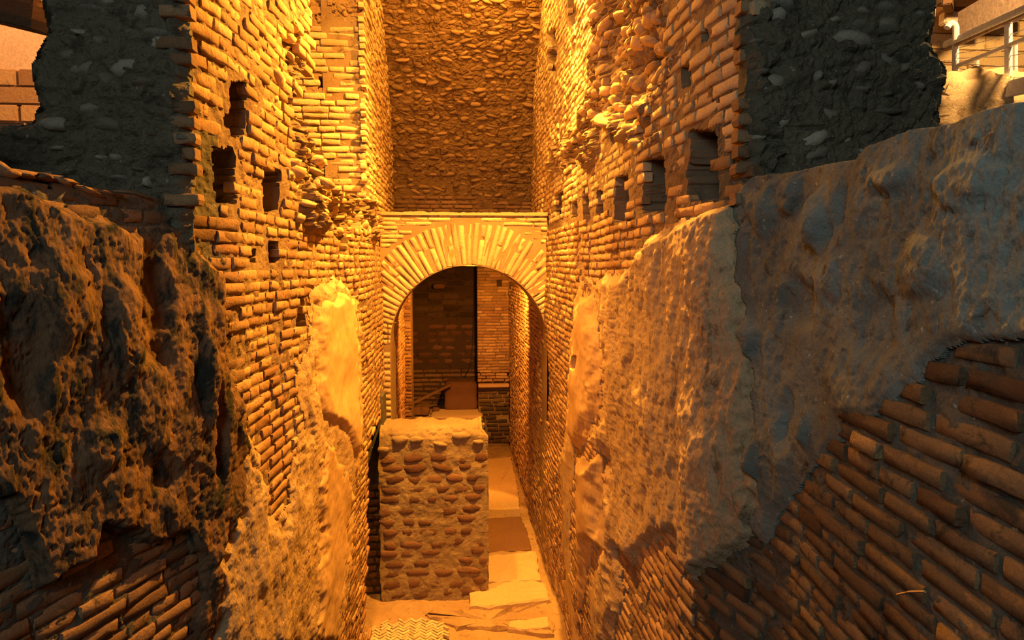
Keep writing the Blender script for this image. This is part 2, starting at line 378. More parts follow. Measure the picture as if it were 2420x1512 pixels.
R_RUBBLE = [(1398, -260), (1575, -260), (1572, 60), (1596, 120), (1568, 200), (1535, 260), (1560, 330), (1520, 350), (1470, 315), (1430, 300), (1400, 400), (1330, 420), (1296, 400), (1310, 350), (1345, 300), (1385, 240), (1400, 200), (1392, 140), (1404, 60)]
R_HOLES = [(1308, 1322, 455, 508), (1350, 1359, 478, 512), (1376, 1388, 452, 522), (1411, 1429, 452, 526), (1462, 1491, 416, 521), (1527, 1569, 376, 498), (1622, 1683, 308, 470), (1602, 1621, 146, 202), (1448, 1458, 288, 330), (1298, 1312, 70, 170), (1338, 1350, -20, 60), (1655, 1668, 70, 95), (1500, 1508, 650, 672), (1372, 1380, 840, 872)]
R_TOP = [(1748, -300), (1742, 445), (1772, 415), (1890, 395), (2040, 372), (2062, 340), (2135, 305), (2240, 285), (2330, 255), (2420, 232), (2640, 190), (2640, -300)]
L_TOP = [(-300, 330), (0, 425), (60, 432), (150, 452), (250, 462), (330, 468), (452, 470), (462, 450), (457, 200), (446, 60), (450, -300), (-300, -300)]

def rough_field(S, Z, a, seed):
    f1, f2, _ = worley(S * 30 + 2 * fbm(S * 8, Z * 8, seed), Z * 17, seed + 1)
    return a * (.022 * fbm(S * 2.4, Z * 1.5, seed + 2, 4) + .004 * fbm(S * 11, Z * 3.0, seed + 3, 2) + .011 * fbm(S * 22, Z * 13, seed + 4, 5, .68) - .022 * np.clip(.34 - f1, 0, 1) * (fbm(S * 3, Z * 3, seed + 7) > .0))
def pier_field(S, Z, a, seed):
    f1, f2, idv = worley(S * 8 + 1.2 * fbm(S * 5, Z * 5, seed), Z * 12, seed + 1)
    return .07 * fbm(S * 1.6, Z * 1.6, seed + 2, 4) + .022 * sstep(0, .35, f2 - f1) * (.2 + idv) + .022 * fbm(S * 9, Z * 12, seed + 5, 4, .6) + .008 * fbm(S * 40, Z * 40, seed + 3, 3)
def rubble_field(S, Z, a, seed):
    f1, f2, idv = worley(S * 9 + .6 * fbm(S * 5, Z * 5, seed), Z * 14, seed + 1)
    return a * (.10 * fbm(S * 1.5, Z * 1.5, seed + 2, 4) + .05 * sstep(0, .22, f2 - f1) * (.3 + idv) + .018 * fbm(S * 30, Z * 30, seed + 3, 4, .6))
def holes_sd(px, py, boxes, S, Z, seed):
    r = np.full(px.shape, 1e3)
    for k, (a, b, c, d) in enumerate(boxes):
        w = (b - a); j = .10 * w * fbm(S * 22, Z * 22, seed + k, 2)
        r = np.minimum(r, np.maximum(np.abs(px - (a + b) / 2) - w / 2, np.abs(py - (c + d) / 2) - (d - c) / 2) + j)
    return r

def base_relief(side, S, Z, px, py):
    k = 400 if side > 0 else 500
    d = D0(S, Z, side) - .006 + .006 * fbm(S * 30, Z * 30, k, 3)
    rub = L_RUBBLE if side > 0 else R_RUBBLE
    r = sd(px, py, rub) + 10 * fbm(S * 7, Z * 7, k + 1, 3)
    w = sstep(6, -10, r)
    d = d + w * (rubble_field(S, Z, .9, k + 2) - (.06 if side > 0 else .10) * sstep(0, -50, r))
    h = holes_sd(px, py, L_HOLES if side > 0 else R_HOLES, S, Z, k + 20)
    d = d - .34 * sstep(1.0, -1.5, h)
    return d
def base_keep(side, S, Z, px, py):
    k = 600 if side > 0 else 700
    if side > 0:
        a = sd(px, py, L_GAP) + 7 * fbm(S * 9, Z * 9, k, 3)
        b = sd(px, py, L_TOP) + 6 * fbm(S * 7, Z * 7, k + 1, 3)
        c = sd(px, py, L_NICHE) + 2 * fbm(S * 9, Z * 9, k + 1, 3)
        v = np.minimum(np.minimum(a, b), c)
    else:
        v = sd(px, py, R_TOP) + 5 * fbm(S * 7, Z * 7, k, 3)
    return v

def wall_section(name, label, side, y0, y1, z0, z1, dpx, dz, m):
    pl = LEFT if side > 0 else RIGHT
    S, Z, B, Nn = wall_grid(pl, y0, y1, z0, z1, dpx, dz); px, py = proj(B)
    cover = ([L_RENDER_NEAR, L_RENDER_MID, L_PLASTER] if side > 0 else [R_RENDER, R_PLASTER, R_PLASTER_LOW])
    kp = base_keep(side, S, Z, px, py)
    for c in cover: kp = np.where(sd(px, py, c) < -45, -1, kp)
    o = sheet(name, B, Nn, base_relief(side, S, Z, px, py), np.sign(kp), m, None, .35, False)
    return tag(o, label, 'wall', 'structure')

def patch(name, side, polys, y0, y1, z0, z1, dpx, dz, m, parent, field, proud, jag, seed, label=None, smooth=True, cut=None):
    pl = LEFT if side > 0 else RIGHT
    S, Z, B, Nn = wall_grid(pl, y0, y1, z0, z1, dpx, dz); px, py = proj(B)
    e = sd(px, py, polys) + jag * fbm(S * 9, Z * 9, seed, 4, .6)
    kp = -e
    if cut is not None: kp = np.minimum(kp, cut(S, Z, px, py))
    kb = base_keep(side, S, Z, px, py); kp = np.minimum(kp, kb)
    d = D0(S, Z, side) + proud * sstep(0, -26, e) + field(S, Z) * sstep(2, -55 if y0 < .8 else -18, e) + .004
    d = d - .05 * sstep(6, 0, kb)
    if cut is not None and y0 > .8: d = d - .045 * sstep(34, 0, cut(S, Z, px, py) + 8 * fbm(S * 12, Z * 12, 4, 3))
    hs = holes_sd(px, py, L_HOLES if side > 0 else R_HOLES, S, Z, 420)
    kp = np.minimum(kp, hs)
    o = sheet(name, B, Nn, d, np.sign(kp), m, parent, .05, smooth)
    if o and label: o['label'] = label
    return o

def lay_bricks(side, y0, y1, z0, z1, pitch, lmin, lmax, proud=.0, seed=0, hfrac=.74, extra=None):
    pl = LEFT if side > 0 else RIGHT; P = Pieces(); r = np.random.default_rng(900 + seed)
    s0, s1 = pl.s_at_y(y0), pl.s_at_y(y1)
    covers = ([L_RENDER_NEAR, L_RENDER_MID, L_PLASTER, L_RUBBLE] if side > 0 else [R_RENDER, R_PLASTER, R_PLASTER_LOW, R_RUBBLE, R_STRIP])
    S = []; 
    for k in range(int(z0 / pitch), int(z1 / pitch) + 1):
        z = (k + .5) * pitch
        if not z0 <= z < z1: continue
        q = s0 - r.uniform(0, .2)
        while q < s1:
            L = r.uniform(lmin, lmax) if r.random() < .75 else r.uniform(lmin, (lmin + lmax) / 2)
            if q + L / 2 > s0: S.append((q + L / 2, z + .006 * math.sin((q + L / 2) * 1.7 + k * .05) + r.normal(0, .0018), L))
            q += L + r.uniform(.006, .014)
    S = np.array(S); s_, z_, L_ = S.T; x, y = pl.pos(s_); nx, ny = pl.nrm(s_)
    C = np.stack([x, y, z_], -1); px, py = proj(C)
    ok = base_keep(side, s_, z_, px, py) > -9
    for c in covers: ok &= (sd(px, py, c) + 10 * fbm(s_ * 9, z_ * 9, 5, 2)) > (-42 if y0 < 2 else -18)
    hs = holes_sd(px, py, L_HOLES if side > 0 else R_HOLES, s_, z_, 420)
    ex0, _ = proj(C + np.stack([ny, -nx, 0 * nx], -1) * (L_ / 2)[:, None]); half = np.abs(ex0 - px)
    ok &= hs > np.minimum(half * .55, 14)
    ok &= r.random(len(s_)) > .012
    d = D0(s_, z_, side) + proud + r.normal(0, .0026, len(s_)) + .005 * (fbm(s_ * 3, z_ * 3, 8, 2))
    for i in np.nonzero(ok)[0]:
        n = np.array([nx[i], ny[i], 0.]); u = np.array([0, 0, 1.]); t = np.cross(n, u)
        P.add(C[i] + n * (d[i] - .001), t, n, u, L_[i], .05, pitch * hfrac * r.uniform(.9, 1.08), r.normal(0, .012), r.normal(0, .035), r.normal(0, .03))
    return P

E = EYE
def lumps(side, L):
    pl = LEFT if side > 0 else RIGHT; out = []
    for px, py, rs, rz, a in L:
        X = -1.1 if side > 0 else 1.1
        for _ in range(5): p = atX(px, py, X); q = pl.s_at_y(p[1]); X = float(pl.pos(q)[0])
        out.append((float(q), float(p[2]), rs, rz, a))
    def f(S, Z):
        t = 0
        for q, z, rs, rz, a in out:
            r_ = np.sqrt(((S - q) / rs) ** 2 + ((Z - z) / rz) ** 2) + .25 * fbm(S * 8, Z * 8, 12, 3); t = t + a * sstep(1.0, .35, r_)
        return t
    return f
GL = lumps(-1, [(1800, 500, .10, .10, .030), (1870, 470, .07, .09, .040), (1955, 520, .08, .14, .050), (2010, 480, .05, .12, -.02), (1790, 800, .06, .10, .03), (1900, 720, .12, .14, -.035), (1990, 640, .12, .12, .02), (1800, 1090, .07, .10, .035), (1880, 1000, .06, .13, -.03), (1930, 1010, .05, .10, .03), (2180, 640, .12, .10, .02), (2080, 760, .12, .14, -.025), (2300, 420, .09, .07, .02), (2130, 420, .10, .05, .025)])
LL = lumps(1, [(380, 720, .10, .30, -.045), (300, 760, .09, .22, .03), (470, 900, .05, .28, .04), (495, 1010, .05, .25, -.05), (150, 700, .12, .25, .03), (60, 850, .10, .2, -.04), (560, 1000, .10, .2, .02), (250, 1050, .10, .12, .03), (400, 1120, .10, .12, -.03)])
# ---- left wall
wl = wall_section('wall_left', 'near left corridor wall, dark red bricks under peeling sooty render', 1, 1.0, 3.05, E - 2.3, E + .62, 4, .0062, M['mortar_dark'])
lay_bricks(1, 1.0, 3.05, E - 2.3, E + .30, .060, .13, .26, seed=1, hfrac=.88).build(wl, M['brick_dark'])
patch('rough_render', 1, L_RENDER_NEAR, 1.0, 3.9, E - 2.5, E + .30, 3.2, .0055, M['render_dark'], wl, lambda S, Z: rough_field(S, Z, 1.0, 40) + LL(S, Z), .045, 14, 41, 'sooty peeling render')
wli = wall_section('wall_left_inner', 'left corridor wall running to the arch, orange lit bricks and plaster', 1, 3.05, 7.7, .0, E + .62, 3.2, .0125, M['mortar'])
lay_bricks(1, 3.05, 7.6, .02, E + .60, .060, .13, .25, seed=2, hfrac=.84).build(wli, M['brick'])
patch('rough_render', 1, L_RENDER_MID, 2.7, 7.3, .0, E + .1, 2.6, .0085, M['render'], wli, lambda S, Z: rough_field(S, Z, 1.0, 50), .035, 14, 51, 'pitted mortar render')
patch('plaster_patch', 1, L_PLASTER, 4.0, 7.3, .4, E + .1, 2.5, .010, M['plaster'], wli, lambda S, Z: .004 * fbm(S * 3, Z * 2, 60) + .0015 * fbm(S * 14, Z * 8, 61), .075, 5, 62, 'smooth pale plaster')
patch('plaster_patch', 1, L_PLASTER_LOW, 3.4, 7.3, .0, E - 1.0, 2.5, .010, M['plaster'], wli, lambda S, Z: .008 * fbm(S * 5, Z * 3, 63) + .004 * fbm(S * 24, Z * 14, 64), .060, 10, 65, 'worn lower plaster')
M['core'] = M['mortar']
wlu = wall_section('wall_left_upper', 'upper left wall of stacked orange bricks with square beam holes', 1, 2.6, 4.9, E + .62, E + 2.4, 3.4, .0085, M['mortar'])
lay_bricks(1, 2.6, 4.9, E + .60, E + 2.4, .0655, .13, .26, seed=3, hfrac=.86).build(wlu, M['brick'])
# ---- right wall
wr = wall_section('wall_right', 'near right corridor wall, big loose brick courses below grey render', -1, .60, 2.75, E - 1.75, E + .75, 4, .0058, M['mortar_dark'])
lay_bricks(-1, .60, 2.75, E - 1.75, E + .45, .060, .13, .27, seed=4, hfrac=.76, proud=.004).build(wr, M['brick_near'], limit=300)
def right_split(S, Z, px, py): return (px - 1752 - 60 * fbm(S * 2, Z * 2.5, 90, 4, .6) - .08 * (py - 700))  # border of warm- and cool-coloured render, where the orange light ends
patch('cool_tinted_render', -1, R_RENDER, .60, 2.9, E - 1.5, E + .70, 3.0, .0050, M['render_grey'], wr, lambda S, Z: rough_field(S, Z, .85, 70) + GL(S, Z) + .02 * fbm(S * 1.8, Z * 1.8, 73, 2), .010, 18, 71, 'lumpy render coloured grey for the cool light', cut=right_split)
patch('rough_render', -1, R_RENDER, 2.0, 5.8, E - 3.3, E + .70, 2.8, .0075, M['render'], wr, lambda S, Z: rough_field(S, Z, 1.1, 80) + .02 * np.exp(-((S - RIGHT.s_at_y(2.62) - .06 * fbm(Z * 2, Z * 0, 3)) / .13) ** 2), .05, 10, 71, 'orange brown pitted render', cut=lambda S, Z, px, py: -right_split(S, Z, px, py))
wri = wall_section('wall_right_inner', 'right corridor wall running to the arch, tight lit brick courses', -1, 2.75, 7.9, .0, E + .45, 3.0, .0125, M['mortar'])
lay_bricks(-1, 2.75, 8.0, .02, E + .42, .0600, .12, .25, seed=5, hfrac=.80, proud=.002).build(wri, M['brick'])
patch('plaster_patch', -1, R_PLASTER, 3.9, 7.3, .3, E + .1, 2.2, .010, M['plaster'], wri, lambda S, Z: .006 * fbm(S * 4, Z * 2, 81) + .004 * fbm(S * 20, Z * 9, 82), .065, 6, 83, 'smooth pale plaster')
patch('plaster_patch', -1, R_PLASTER_LOW, 3.9, 6.6, .0, E - 1, 2.2, .010, M['plaster'], wri, lambda S, Z: .006 * fbm(S * 4, Z * 2, 84), .080, 4, 85, 'pale plaster panel')
patch('plaster_patch', -1, R_STRIP, 4.4, 7.3, .0, E - 1, 2.0, .010, M['render'], wri, lambda S, Z: .010 * fbm(S * 6, Z * 3, 86), .06, 3, 87)
wru = wall_section('wall_right_upper', 'upper right wall, bright yellow brick courses broken into rubble', -1, 2.30, 9.3, E + .45, E + 3.9, 3.0, .0115, M['mortar'])
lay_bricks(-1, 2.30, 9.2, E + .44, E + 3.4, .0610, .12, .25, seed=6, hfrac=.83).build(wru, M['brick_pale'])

# ------------------------------------------------------------------ planar masonry faces
def plane_grid(x0, x1, z0, z1, Y, dx, dz):
    X, Z = np.meshgrid(np.linspace(x0, x1, int(abs(x1 - x0) / dx) + 2), np.linspace(z0, z1, int((z1 - z0) / dz) + 2), indexing='ij')
    B = np.stack([X, np.full_like(X, Y), Z], -1); N = np.zeros_like(B); N[..., 1] = -1
    return X, Z, B, N
def face_pieces(x0, x1, z0, z1, Y, pitch, lmin, lmax, seed, kind='brick', hfrac=.8, proud=.004, D=.05, outline=None, avoid=(), jit=.0018, gap=.010, drop=.02, roll=.012, relief=None, both=None):
    P = Pieces(kind); r = np.random.default_rng(seed)
    for k in range(int((z1 - z0) / pitch)):
        z = z0 + (k + .5) * pitch; q = x0 - r.uniform(0, .15)
        while q < x1:
            L = r.uniform(lmin, lmax); a, b = max(q, x0), min(q + L, x1); q += L + r.uniform(.7, 1.5) * gap
            if b - a < .04 or r.random() < drop: continue
            c = np.array([(a + b) / 2, Y, z + r.normal(0, jit)])
            px, py = proj(c)
            if outline is not None and sd(px, py, outline) > -2: continue
            if any(sd(px, py, av) < 2 for av in avoid): continue
            dd = proud + r.normal(0, .004) + (relief(c[0], c[2]) if relief else 0)
            P.add(c + np.array([0, -dd, 0]), (-1, 0, 0), (0, -1, 0), (0, 0, 1), (b - a), D, pitch * hfrac * r.uniform(.85, 1.1), r.normal(0, roll), r.normal(0, .05), r.normal(0, .04))
    return P

# near left pier (rubble core facing the camera)
OL_LP = [(-260, 310), (0, 292), (62, 283), (78, 240), (60, 150), (96, 60), (80, -20), (88, -260), (448, -260), (443, 60), (450, 200), (458, 460), (450, 640), (-260, 640)]
def near_pier(name, label, x0, x1, z0, z1, Y, ol, seed, nst):
    X, Z, B, N = plane_grid(x0, x1, z0, z1, Y, .0055, .0065); px, py = proj(B)
    e = sd(px, py, ol) + 11 * fbm(X * 6, Z * 6, seed, 4)
    rel = pier_field(X, Z, .75, seed + 1) - .035 * sstep(-26, 0, e)
    o = sheet(name, B, N, rel, np.sign(-e), M['rubble'], None, .04, False); tag(o, label, 'pier')
    P = Pieces('stone'); r = np.random.default_rng(seed); n = 0; cells = set()
    while n < nst:
        x = r.uniform(x0, x1); z = r.uniform(z0, z1); c = np.array([x, Y, z]); px, py = proj(c)
        if sd(px, py, ol) > -16: n += .02; continue
        key = (int(x / .14), int(z / .08))
        if key in cells: n += .02; continue
        cells.add(key)
        dd = float(pier_field(np.array([x]), np.array([z]), .75, seed + 1)[0]) + .018
        big = r.random() < .3
        P.add(c + np.array([0, -dd, 0]), (-1, 0, 0), (0, -1, 0), (0, 0, 1), r.uniform(.08, .17) if big else r.uniform(.04, .09), .09, r.uniform(.04, .07) if big else r.uniform(.025, .05), r.normal(0, .15), r.normal(0, .12), r.normal(0, .12)); n += 1
    P.build(o, M['stone'], 'stone', 'small_stones'); return o
lp = near_pier('masonry_pier', 'dark grey rubble pier with pale stones, standing left of the lit brick wall', -2.6, -1.02, E + .05, E + 1.55, 2.72, OL_LP, 1200, 62)
OL_RP = [(1756, -260), (1752, 100), (1758, 300), (1752, 400), (1765, 520), (2100, 520), (2420, 330), (2243, 292), (2238, 210), (2250, 160), (2226, 90), (2236, 30), (2228, -260)]
rp = near_pier('masonry_pier', 'dark brown rubble pier with ragged right edge below the metal railing', 1.06, 2.35, E + .05, E + 1.40, 2.47, OL_RP, 1300, 60)
# orange brick ends toothed into both near piers
for side, X0, Y, ol, par, sgn in ((1, LEFT, 2.70, OL_LP, lp, -1), (-1, RIGHT, 2.46, OL_RP, rp, 1)):
    P = Pieces(); r = np.random.default_rng(5); xw = atY(459 if side > 0 else 1745, 300, Y)[0]
    for k in range(24):
        L = r.uniform(.05, .10) if k % 2 else r.uniform(.09, .15); z = E + .26 + k * .061
        if r.random() < .35: continue
        P.add((xw + sgn * L * .42, Y - .012, z), (-1, 0, 0), (0, -1, 0), (0, 0, 1), L, .06, .046, r.normal(0, .02), 0, 0)
    P.build(par, M['brick_dark'])

# far left pier with square holes, in front of the vault
OLP = [(728, -300), (735, 100), (728, 300), (745, 420), (745, 560), (960, 560), (960, -300)]
hp = [(752, 781, 182, 206), (850, 880, 197, 216)]
X, Z, B, N = plane_grid(-1.62, -.85, E + .3, E + 3.3, 6.42, .011, .012); px, py = proj(B)
top = sstep(80, 30, py + 20 * fbm(X * 6, Z * 6, 3))
rel = -.012 + .006 * fbm(X * 25, Z * 25, 1400) + top * rubble_field(X, Z, .6, 1401) - .2 * sstep(1, -1.5, holes_sd(px, py, hp, X, Z, 1405))
rel -= .10 * sstep(10, -10, sd(px, py, [(780, 372), (802, 372), (800, 412), (790, 425), (762, 420), (762, 380)]))
fp = tag(sheet('brick_pier', B, N, rel, np.ones_like(px), M['arch_mortar'], None, .5, False), 'bright yellow brick pier with square putlog hole above the left ledge', 'pier')
hz = [[(a - 4, c - 4), (b + 4, c - 4), (b + 4, d + 4), (a - 4, d + 4)] for a, b, c, d in hp] + [[(-99, -400), (1200, -400), (1200, 62), (-99, 50)], [(760, 372), (802, 372), (800, 425), (762, 425)]]
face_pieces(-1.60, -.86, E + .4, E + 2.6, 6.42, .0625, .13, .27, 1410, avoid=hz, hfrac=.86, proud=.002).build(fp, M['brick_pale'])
# its flank, flush with the corridor, above the arch springing
S, Zz, B, Nn = wall_grid(LEFT, 6.42, 9.4, E + .3, E + 4.0, 2.2, .014)
px, py = proj(B); rel = -.016 + D0(S, Zz, 1) * .4 + .006 * fbm(S * 30, Zz * 30, 2)
sheet('pier_flank', B, Nn, rel, np.ones_like(px), M['mortar'], fp, .4, False)
P = Pieces(); r = np.random.default_rng(77)
for k in range(int(3.3 / .0625)):
    z = E + .33 + k * .0625; q = 6.44 - r.uniform(0, .1)
    while q < 9.2:
        L = r.uniform(.13, .27)
        if q > 6.3: P.add((-.85 + .004 + r.normal(0, .006), q + L / 2, z), (0, -1, 0), (1, 0, 0), (0, 0, 1), L, .05, .047, r.normal(0, .012), r.normal(0, .06), r.normal(0, .05))
        q += L + .01
P.build(fp, M['brick_pale'], limit=0)

# loose stones of the broken ledge at the foot of that pier, and of the right hand collapse
def scatter(poly, side, n, parent, seed, m, lo, hi):
    P = Pieces('stone'); r = np.random.default_rng(seed); pl = LEFT if side > 0 else RIGHT
    xs = [p[0] for p in poly]; ys = [p[1] for p in poly]; c = 0; t = 0; used = set()
    while c < n and t < 6000:
        t += 1; px, py = r.uniform(min(xs), max(xs)), r.uniform(max(min(ys), -60), max(ys))
        if sd(px, py, poly) > -5: continue
        X = -.93 if side > 0 else 1.09; p = atX(px, py, X); q = pl.s_at_y(p[1])
        if base_keep(side, np.array([q]), np.array([p[2]]), np.array([px]), np.array([py]))[0] < 3: continue
        key = (int(px / 11), int(py / 9))
        if key in used: continue
        used.add(key)
        x, y = pl.pos(q); nx, ny = pl.nrm(q); nn = np.array([float(nx), float(ny), 0]); u = np.array([0, 0, 1.]); tt = np.cross(nn, u)
        d = float(base_relief(side, np.array([q]), np.array([p[2]]), np.array([px]), np.array([py]))[0]) + .03
        P.add(np.array([float(x), float(y), p[2]]) + nn * d, tt, nn, u, r.uniform(lo, hi) * 1.6, r.uniform(.08, .13), r.uniform(lo, hi) * .7, r.normal(0, .2), r.normal(0, .25), r.normal(0, .25)); c += 1
    P.build(parent, m, 'stone', 'small_stones')
scatter(L_RUBBLE, 1, 70, wlu, 21, M['core_stone'], .05, .11)
scatter(R_RUBBLE, -1, 150, wru, 22, M['core_stone'], .06, .13)

# ------------------------------------------------------------------ vault wall behind the arch
cur = np.array([(9.35, E - .02), (9.35, E + .8), (9.3, E + 1.25), (9.05, E + 1.9), (8.65, E + 2.5), (8.15, E + 3.05), (7.45, E + 3.6), (6.7, E + 4.0)])
cl = np.r_[0, np.cumsum(np.hypot(*np.diff(cur, axis=0).T))]
tt = np.arange(0, cl[-1], .014); cy = np.interp(tt, cl, cur[:, 0]); cz = np.interp(tt, cl, cur[:, 1])
kk = np.ones(41) / 41; cy = np.convolve(np.pad(cy, 20, 'edge'), kk, 'valid'); cz_ = np.convolve(np.pad(cz, 20, 'reflect', reflect_type='odd'), kk, 'valid'); cz = cz_
ty = np.gradient(cy); tz = np.gradient(cz); ll = np.hypot(ty, tz); ty /= ll; tz /= ll
xx = np.arange(-1.05, 1.30, .013)
X, T = np.meshgrid(xx, tt, indexing='ij')
B = np.stack([X, np.broadcast_to(cy, X.shape), np.broadcast_to(cz, X.shape)], -1)
N = np.stack([0 * X, np.broadcast_to(-tz, X.shape), np.broadcast_to(ty, X.shape)], -1)
rub = sstep(.95, 1.25, T + .25 * fbm(X * 2, T * 2, 3) + .25 * sstep(.6, 1.1, X))
rel = .02 * fbm(X * 1.2, T * 1.2, 1500) + rub * rubble_field(X, T, .42, 1501) + .005 * fbm(X * 28, T * 28, 1502) - .01
wb = tag(sheet('wall_back', B, N, rel, np.ones_like(X), M['vault'], None, .4, False), 'curved rubble vault wall rising behind the arch', 'wall', 'structure')
P = Pieces('stone'); Pb = Pieces(); r = np.random.default_rng(55)
t = .5
while t < cl[-1] - .1:
    isr = t > 1.02; pit = r.uniform(.055, .085) if isr else .060; q = -.95 - r.uniform(0, .1)
    while q < 1.2:
        L = r.uniform(.07, .20) if isr else r.uniform(.12, .26)
        tc = t + (r.normal(0, .014) if isr else 0); i = min(len(tt) - 1, max(0, int(tc / .014)))
        rb = sstep(.95, 1.25, tc + .25 * fbm(np.array([q * 2]), np.array([tc * 2]), 3)[0] + .25 * sstep(.6, 1.1, q))
        n = np.array([0, -tz[i], ty[i]]); u = np.array([0, ty[i], tz[i]]); tv = np.cross(n, u)
        base = np.array([q + L / 2, cy[i], cz[i]])
        if isr or rb > .5:
            d = float(.02 * fbm(np.array([q * 1.2]), np.array([tc * 1.2]), 1500)[0]) + rb * float(rubble_field(np.array([q + L / 2]), np.array([tc]), .42, 1501)[0]) + r.uniform(-.008, .022)
            if r.random() < .80: P.add(base + n * d, tv, n, u, L, .07, pit * r.uniform(.6, .85), r.normal(0, .22), r.normal(0, .15), r.normal(0, .15))
        else:
            d = float(.02 * fbm(np.array([q * 1.2]), np.array([tc * 1.2]), 1500)[0]) + .002
            Pb.add(base + n * d, tv, n, u, L, .05, .046, r.normal(0, .012), r.normal(0, .05))
        q += L + r.uniform(.008, .03)
    t += pit
P.build(wb, M['vault_stone'], 'stone', 'small_stones'); Pb.build(wb, M['brick_dark'], limit=120)

# ------------------------------------------------------------------ the brick arch
AX, AZ, AR, AY0, AY1 = .168, E - .935, .925, 7.5, 8.1
XL, XR, ZT = -.86, 1.10, E + .60
arch = empty('brick_arch'); arch.location = (0, 0, 0)
tag(arch, 'semicircular brick arch with radiating voussoirs bridging the corridor', 'arch')
na = 64; th = np.linspace(math.pi, 0, na + 1)
inn = [(AX + AR * math.cos(a), AZ + AR * math.sin(a)) for a in th]
inn = [(AX - AR, 0.0)] + inn + [(AX + AR, 0.0)]
out = []
for i, (x, z) in enumerate(inn):
    if i == 0: out.append((XL, 0.0)); continue
    if i == len(inn) - 1: out.append((XR, 0.0)); continue
    a = th[i - 1]; c, s = math.cos(a), math.sin(a)
    tx = ((XR - AX) / c) if c > 1e-6 else ((XL - AX) / c if c < -1e-6 else 1e9); tz_ = (ZT - AZ) / s if s > 1e-6 else 1e9
    k = min(tx, tz_); out.append((AX + c * k, AZ + s * k))
V = []; Q = []; n = len(inn); nd = 6; nr = 7
for i in range(n):
    for d in range(nd + 1):                        # soffit strip
        x, z = inn[i]; V.append((x, AY0 + (AY1 - AY0) * d / nd, z))
for i in range(n - 1):
    for d in range(nd): a = i * (nd + 1) + d; Q.append((a, a + 1, a + nd + 2, a + nd + 1))
for yv in (AY0, AY1):
    o_ = len(V)
    for i in range(n):
        for k in range(nr + 1): f = k / nr; V.append((inn[i][0] * (1 - f) + out[i][0] * f, yv, inn[i][1] * (1 - f) + out[i][1] * f))
    for i in range(n - 1):
        for k in range(nr):
            a = o_ + i * (nr + 1) + k; b = a + nr + 1
            Q.append((a, b, b + 1, a + 1) if yv == AY0 else (a, a + 1, b + 1, b))
o_ = len(V); V += [(XL, AY0, ZT), (XR, AY0, ZT), (XR, AY1, ZT), (XL, AY1, ZT)]; Q.append((o_, o_ + 1, o_ + 2, o_ + 3))
# soffit deformation: a worn, uneven edge
V = np.array(V); rr = np.hypot(V[:, 0] - AX, V[:, 2] - AZ)
link('arch_core', np_mesh('arch_core', V, Q, M['arch_mortar'], False), arch)
P = Pieces(); r = np.random.default_rng(31); nv = 51
for k in range(nv):
    a = math.pi - (k + .5) / nv * math.pi; a += r.normal(0, .004)
    c, s = math.cos(a), math.sin(a); Lmax = .50
    tx = ((XR - .012 - AX) / c) if c > 1e-6 else ((XL + .012 - AX) / c if c < -1e-6 else 1e9)
    Lr = min(Lmax + r.normal(0, .012), tx - AR)
    if Lr < .06: continue
    # split long voussoirs now and then
    u = np.array([c, 0, s]); n_ = np.array([0, -1, 0.]); t_ = np.cross(n_, u)
    wv = math.pi * (AR + Lr * .45) / nv
    cuts = [0, Lr] if r.random() < .6 or Lr < .3 else [0, Lr * r.uniform(.4, .65), Lr]
    for a0, a1 in zip(cuts[:-1], cuts[1:]):
        P.add(np.array([AX, AY0 - .004 + r.normal(0, .003), AZ]) + u * (AR + (a0 + a1) / 2), u, n_, -t_, (a1 - a0) - .008, .10, wv * .90, r.normal(0, .006), r.normal(0, .04))
# horizontal courses above and beside the ring
for k in range(13):
    z = ZT - .028 - k * .050; q = XL + .01
    while q < XR - .02:
        L = r.uniform(.18, .42); a, b = q, min(q + L, XR - .01); q += L + .008
        for sgn in (0,):
            def ringz(x): 
                dx = abs(x - AX); R = AR + .515
                return AZ + (math.sqrt(R * R - dx * dx) if dx < R else 0)
            if z - .024 < max(ringz(a), ringz(b)) - .004:
                # trim to the part outside the ring
                xs = np.linspace(a, b, 12); good = [x for x in xs if z - .024 >= ringz(x)]
                if not good: continue
                a2, b2 = min(good), max(good)
            else: a2, b2 = a, b
            if b2 - a2 > .05: P.add(((a2 + b2) / 2, AY0 - .004 + r.normal(0, .003), z), (-1, 0, 0), (0, -1, 0), (0, 0, 1), b2 - a2, .06, .044, r.normal(0, .006), r.normal(0, .05))
for k in range(38):                                # left jamb below the springing
    z = .03 + k * .072
    if z < AZ: P.add(((XL + AX - AR) / 2, AY0 - .006, z), (-1, 0, 0), (0, -1, 0), (0, 0, 1), .09, .06, .055)
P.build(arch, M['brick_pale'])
# worn crust on top of the arch
X, Yg = np.meshgrid(np.linspace(XL, XR, 150), np.linspace(AY0 - .025, AY1, 40), indexing='ij')
B = np.stack([X, Yg, np.full_like(X, ZT)], -1); N = np.zeros_like(B); N[..., 2] = 1
sheet('top_crust', B, N, .006 + .012 * fbm(X * 5, Yg * 5, 9) + .006 * fbm(X * 20, Yg * 20, 8), np.ones_like(X), M['brick_pale'], arch, .03, False)

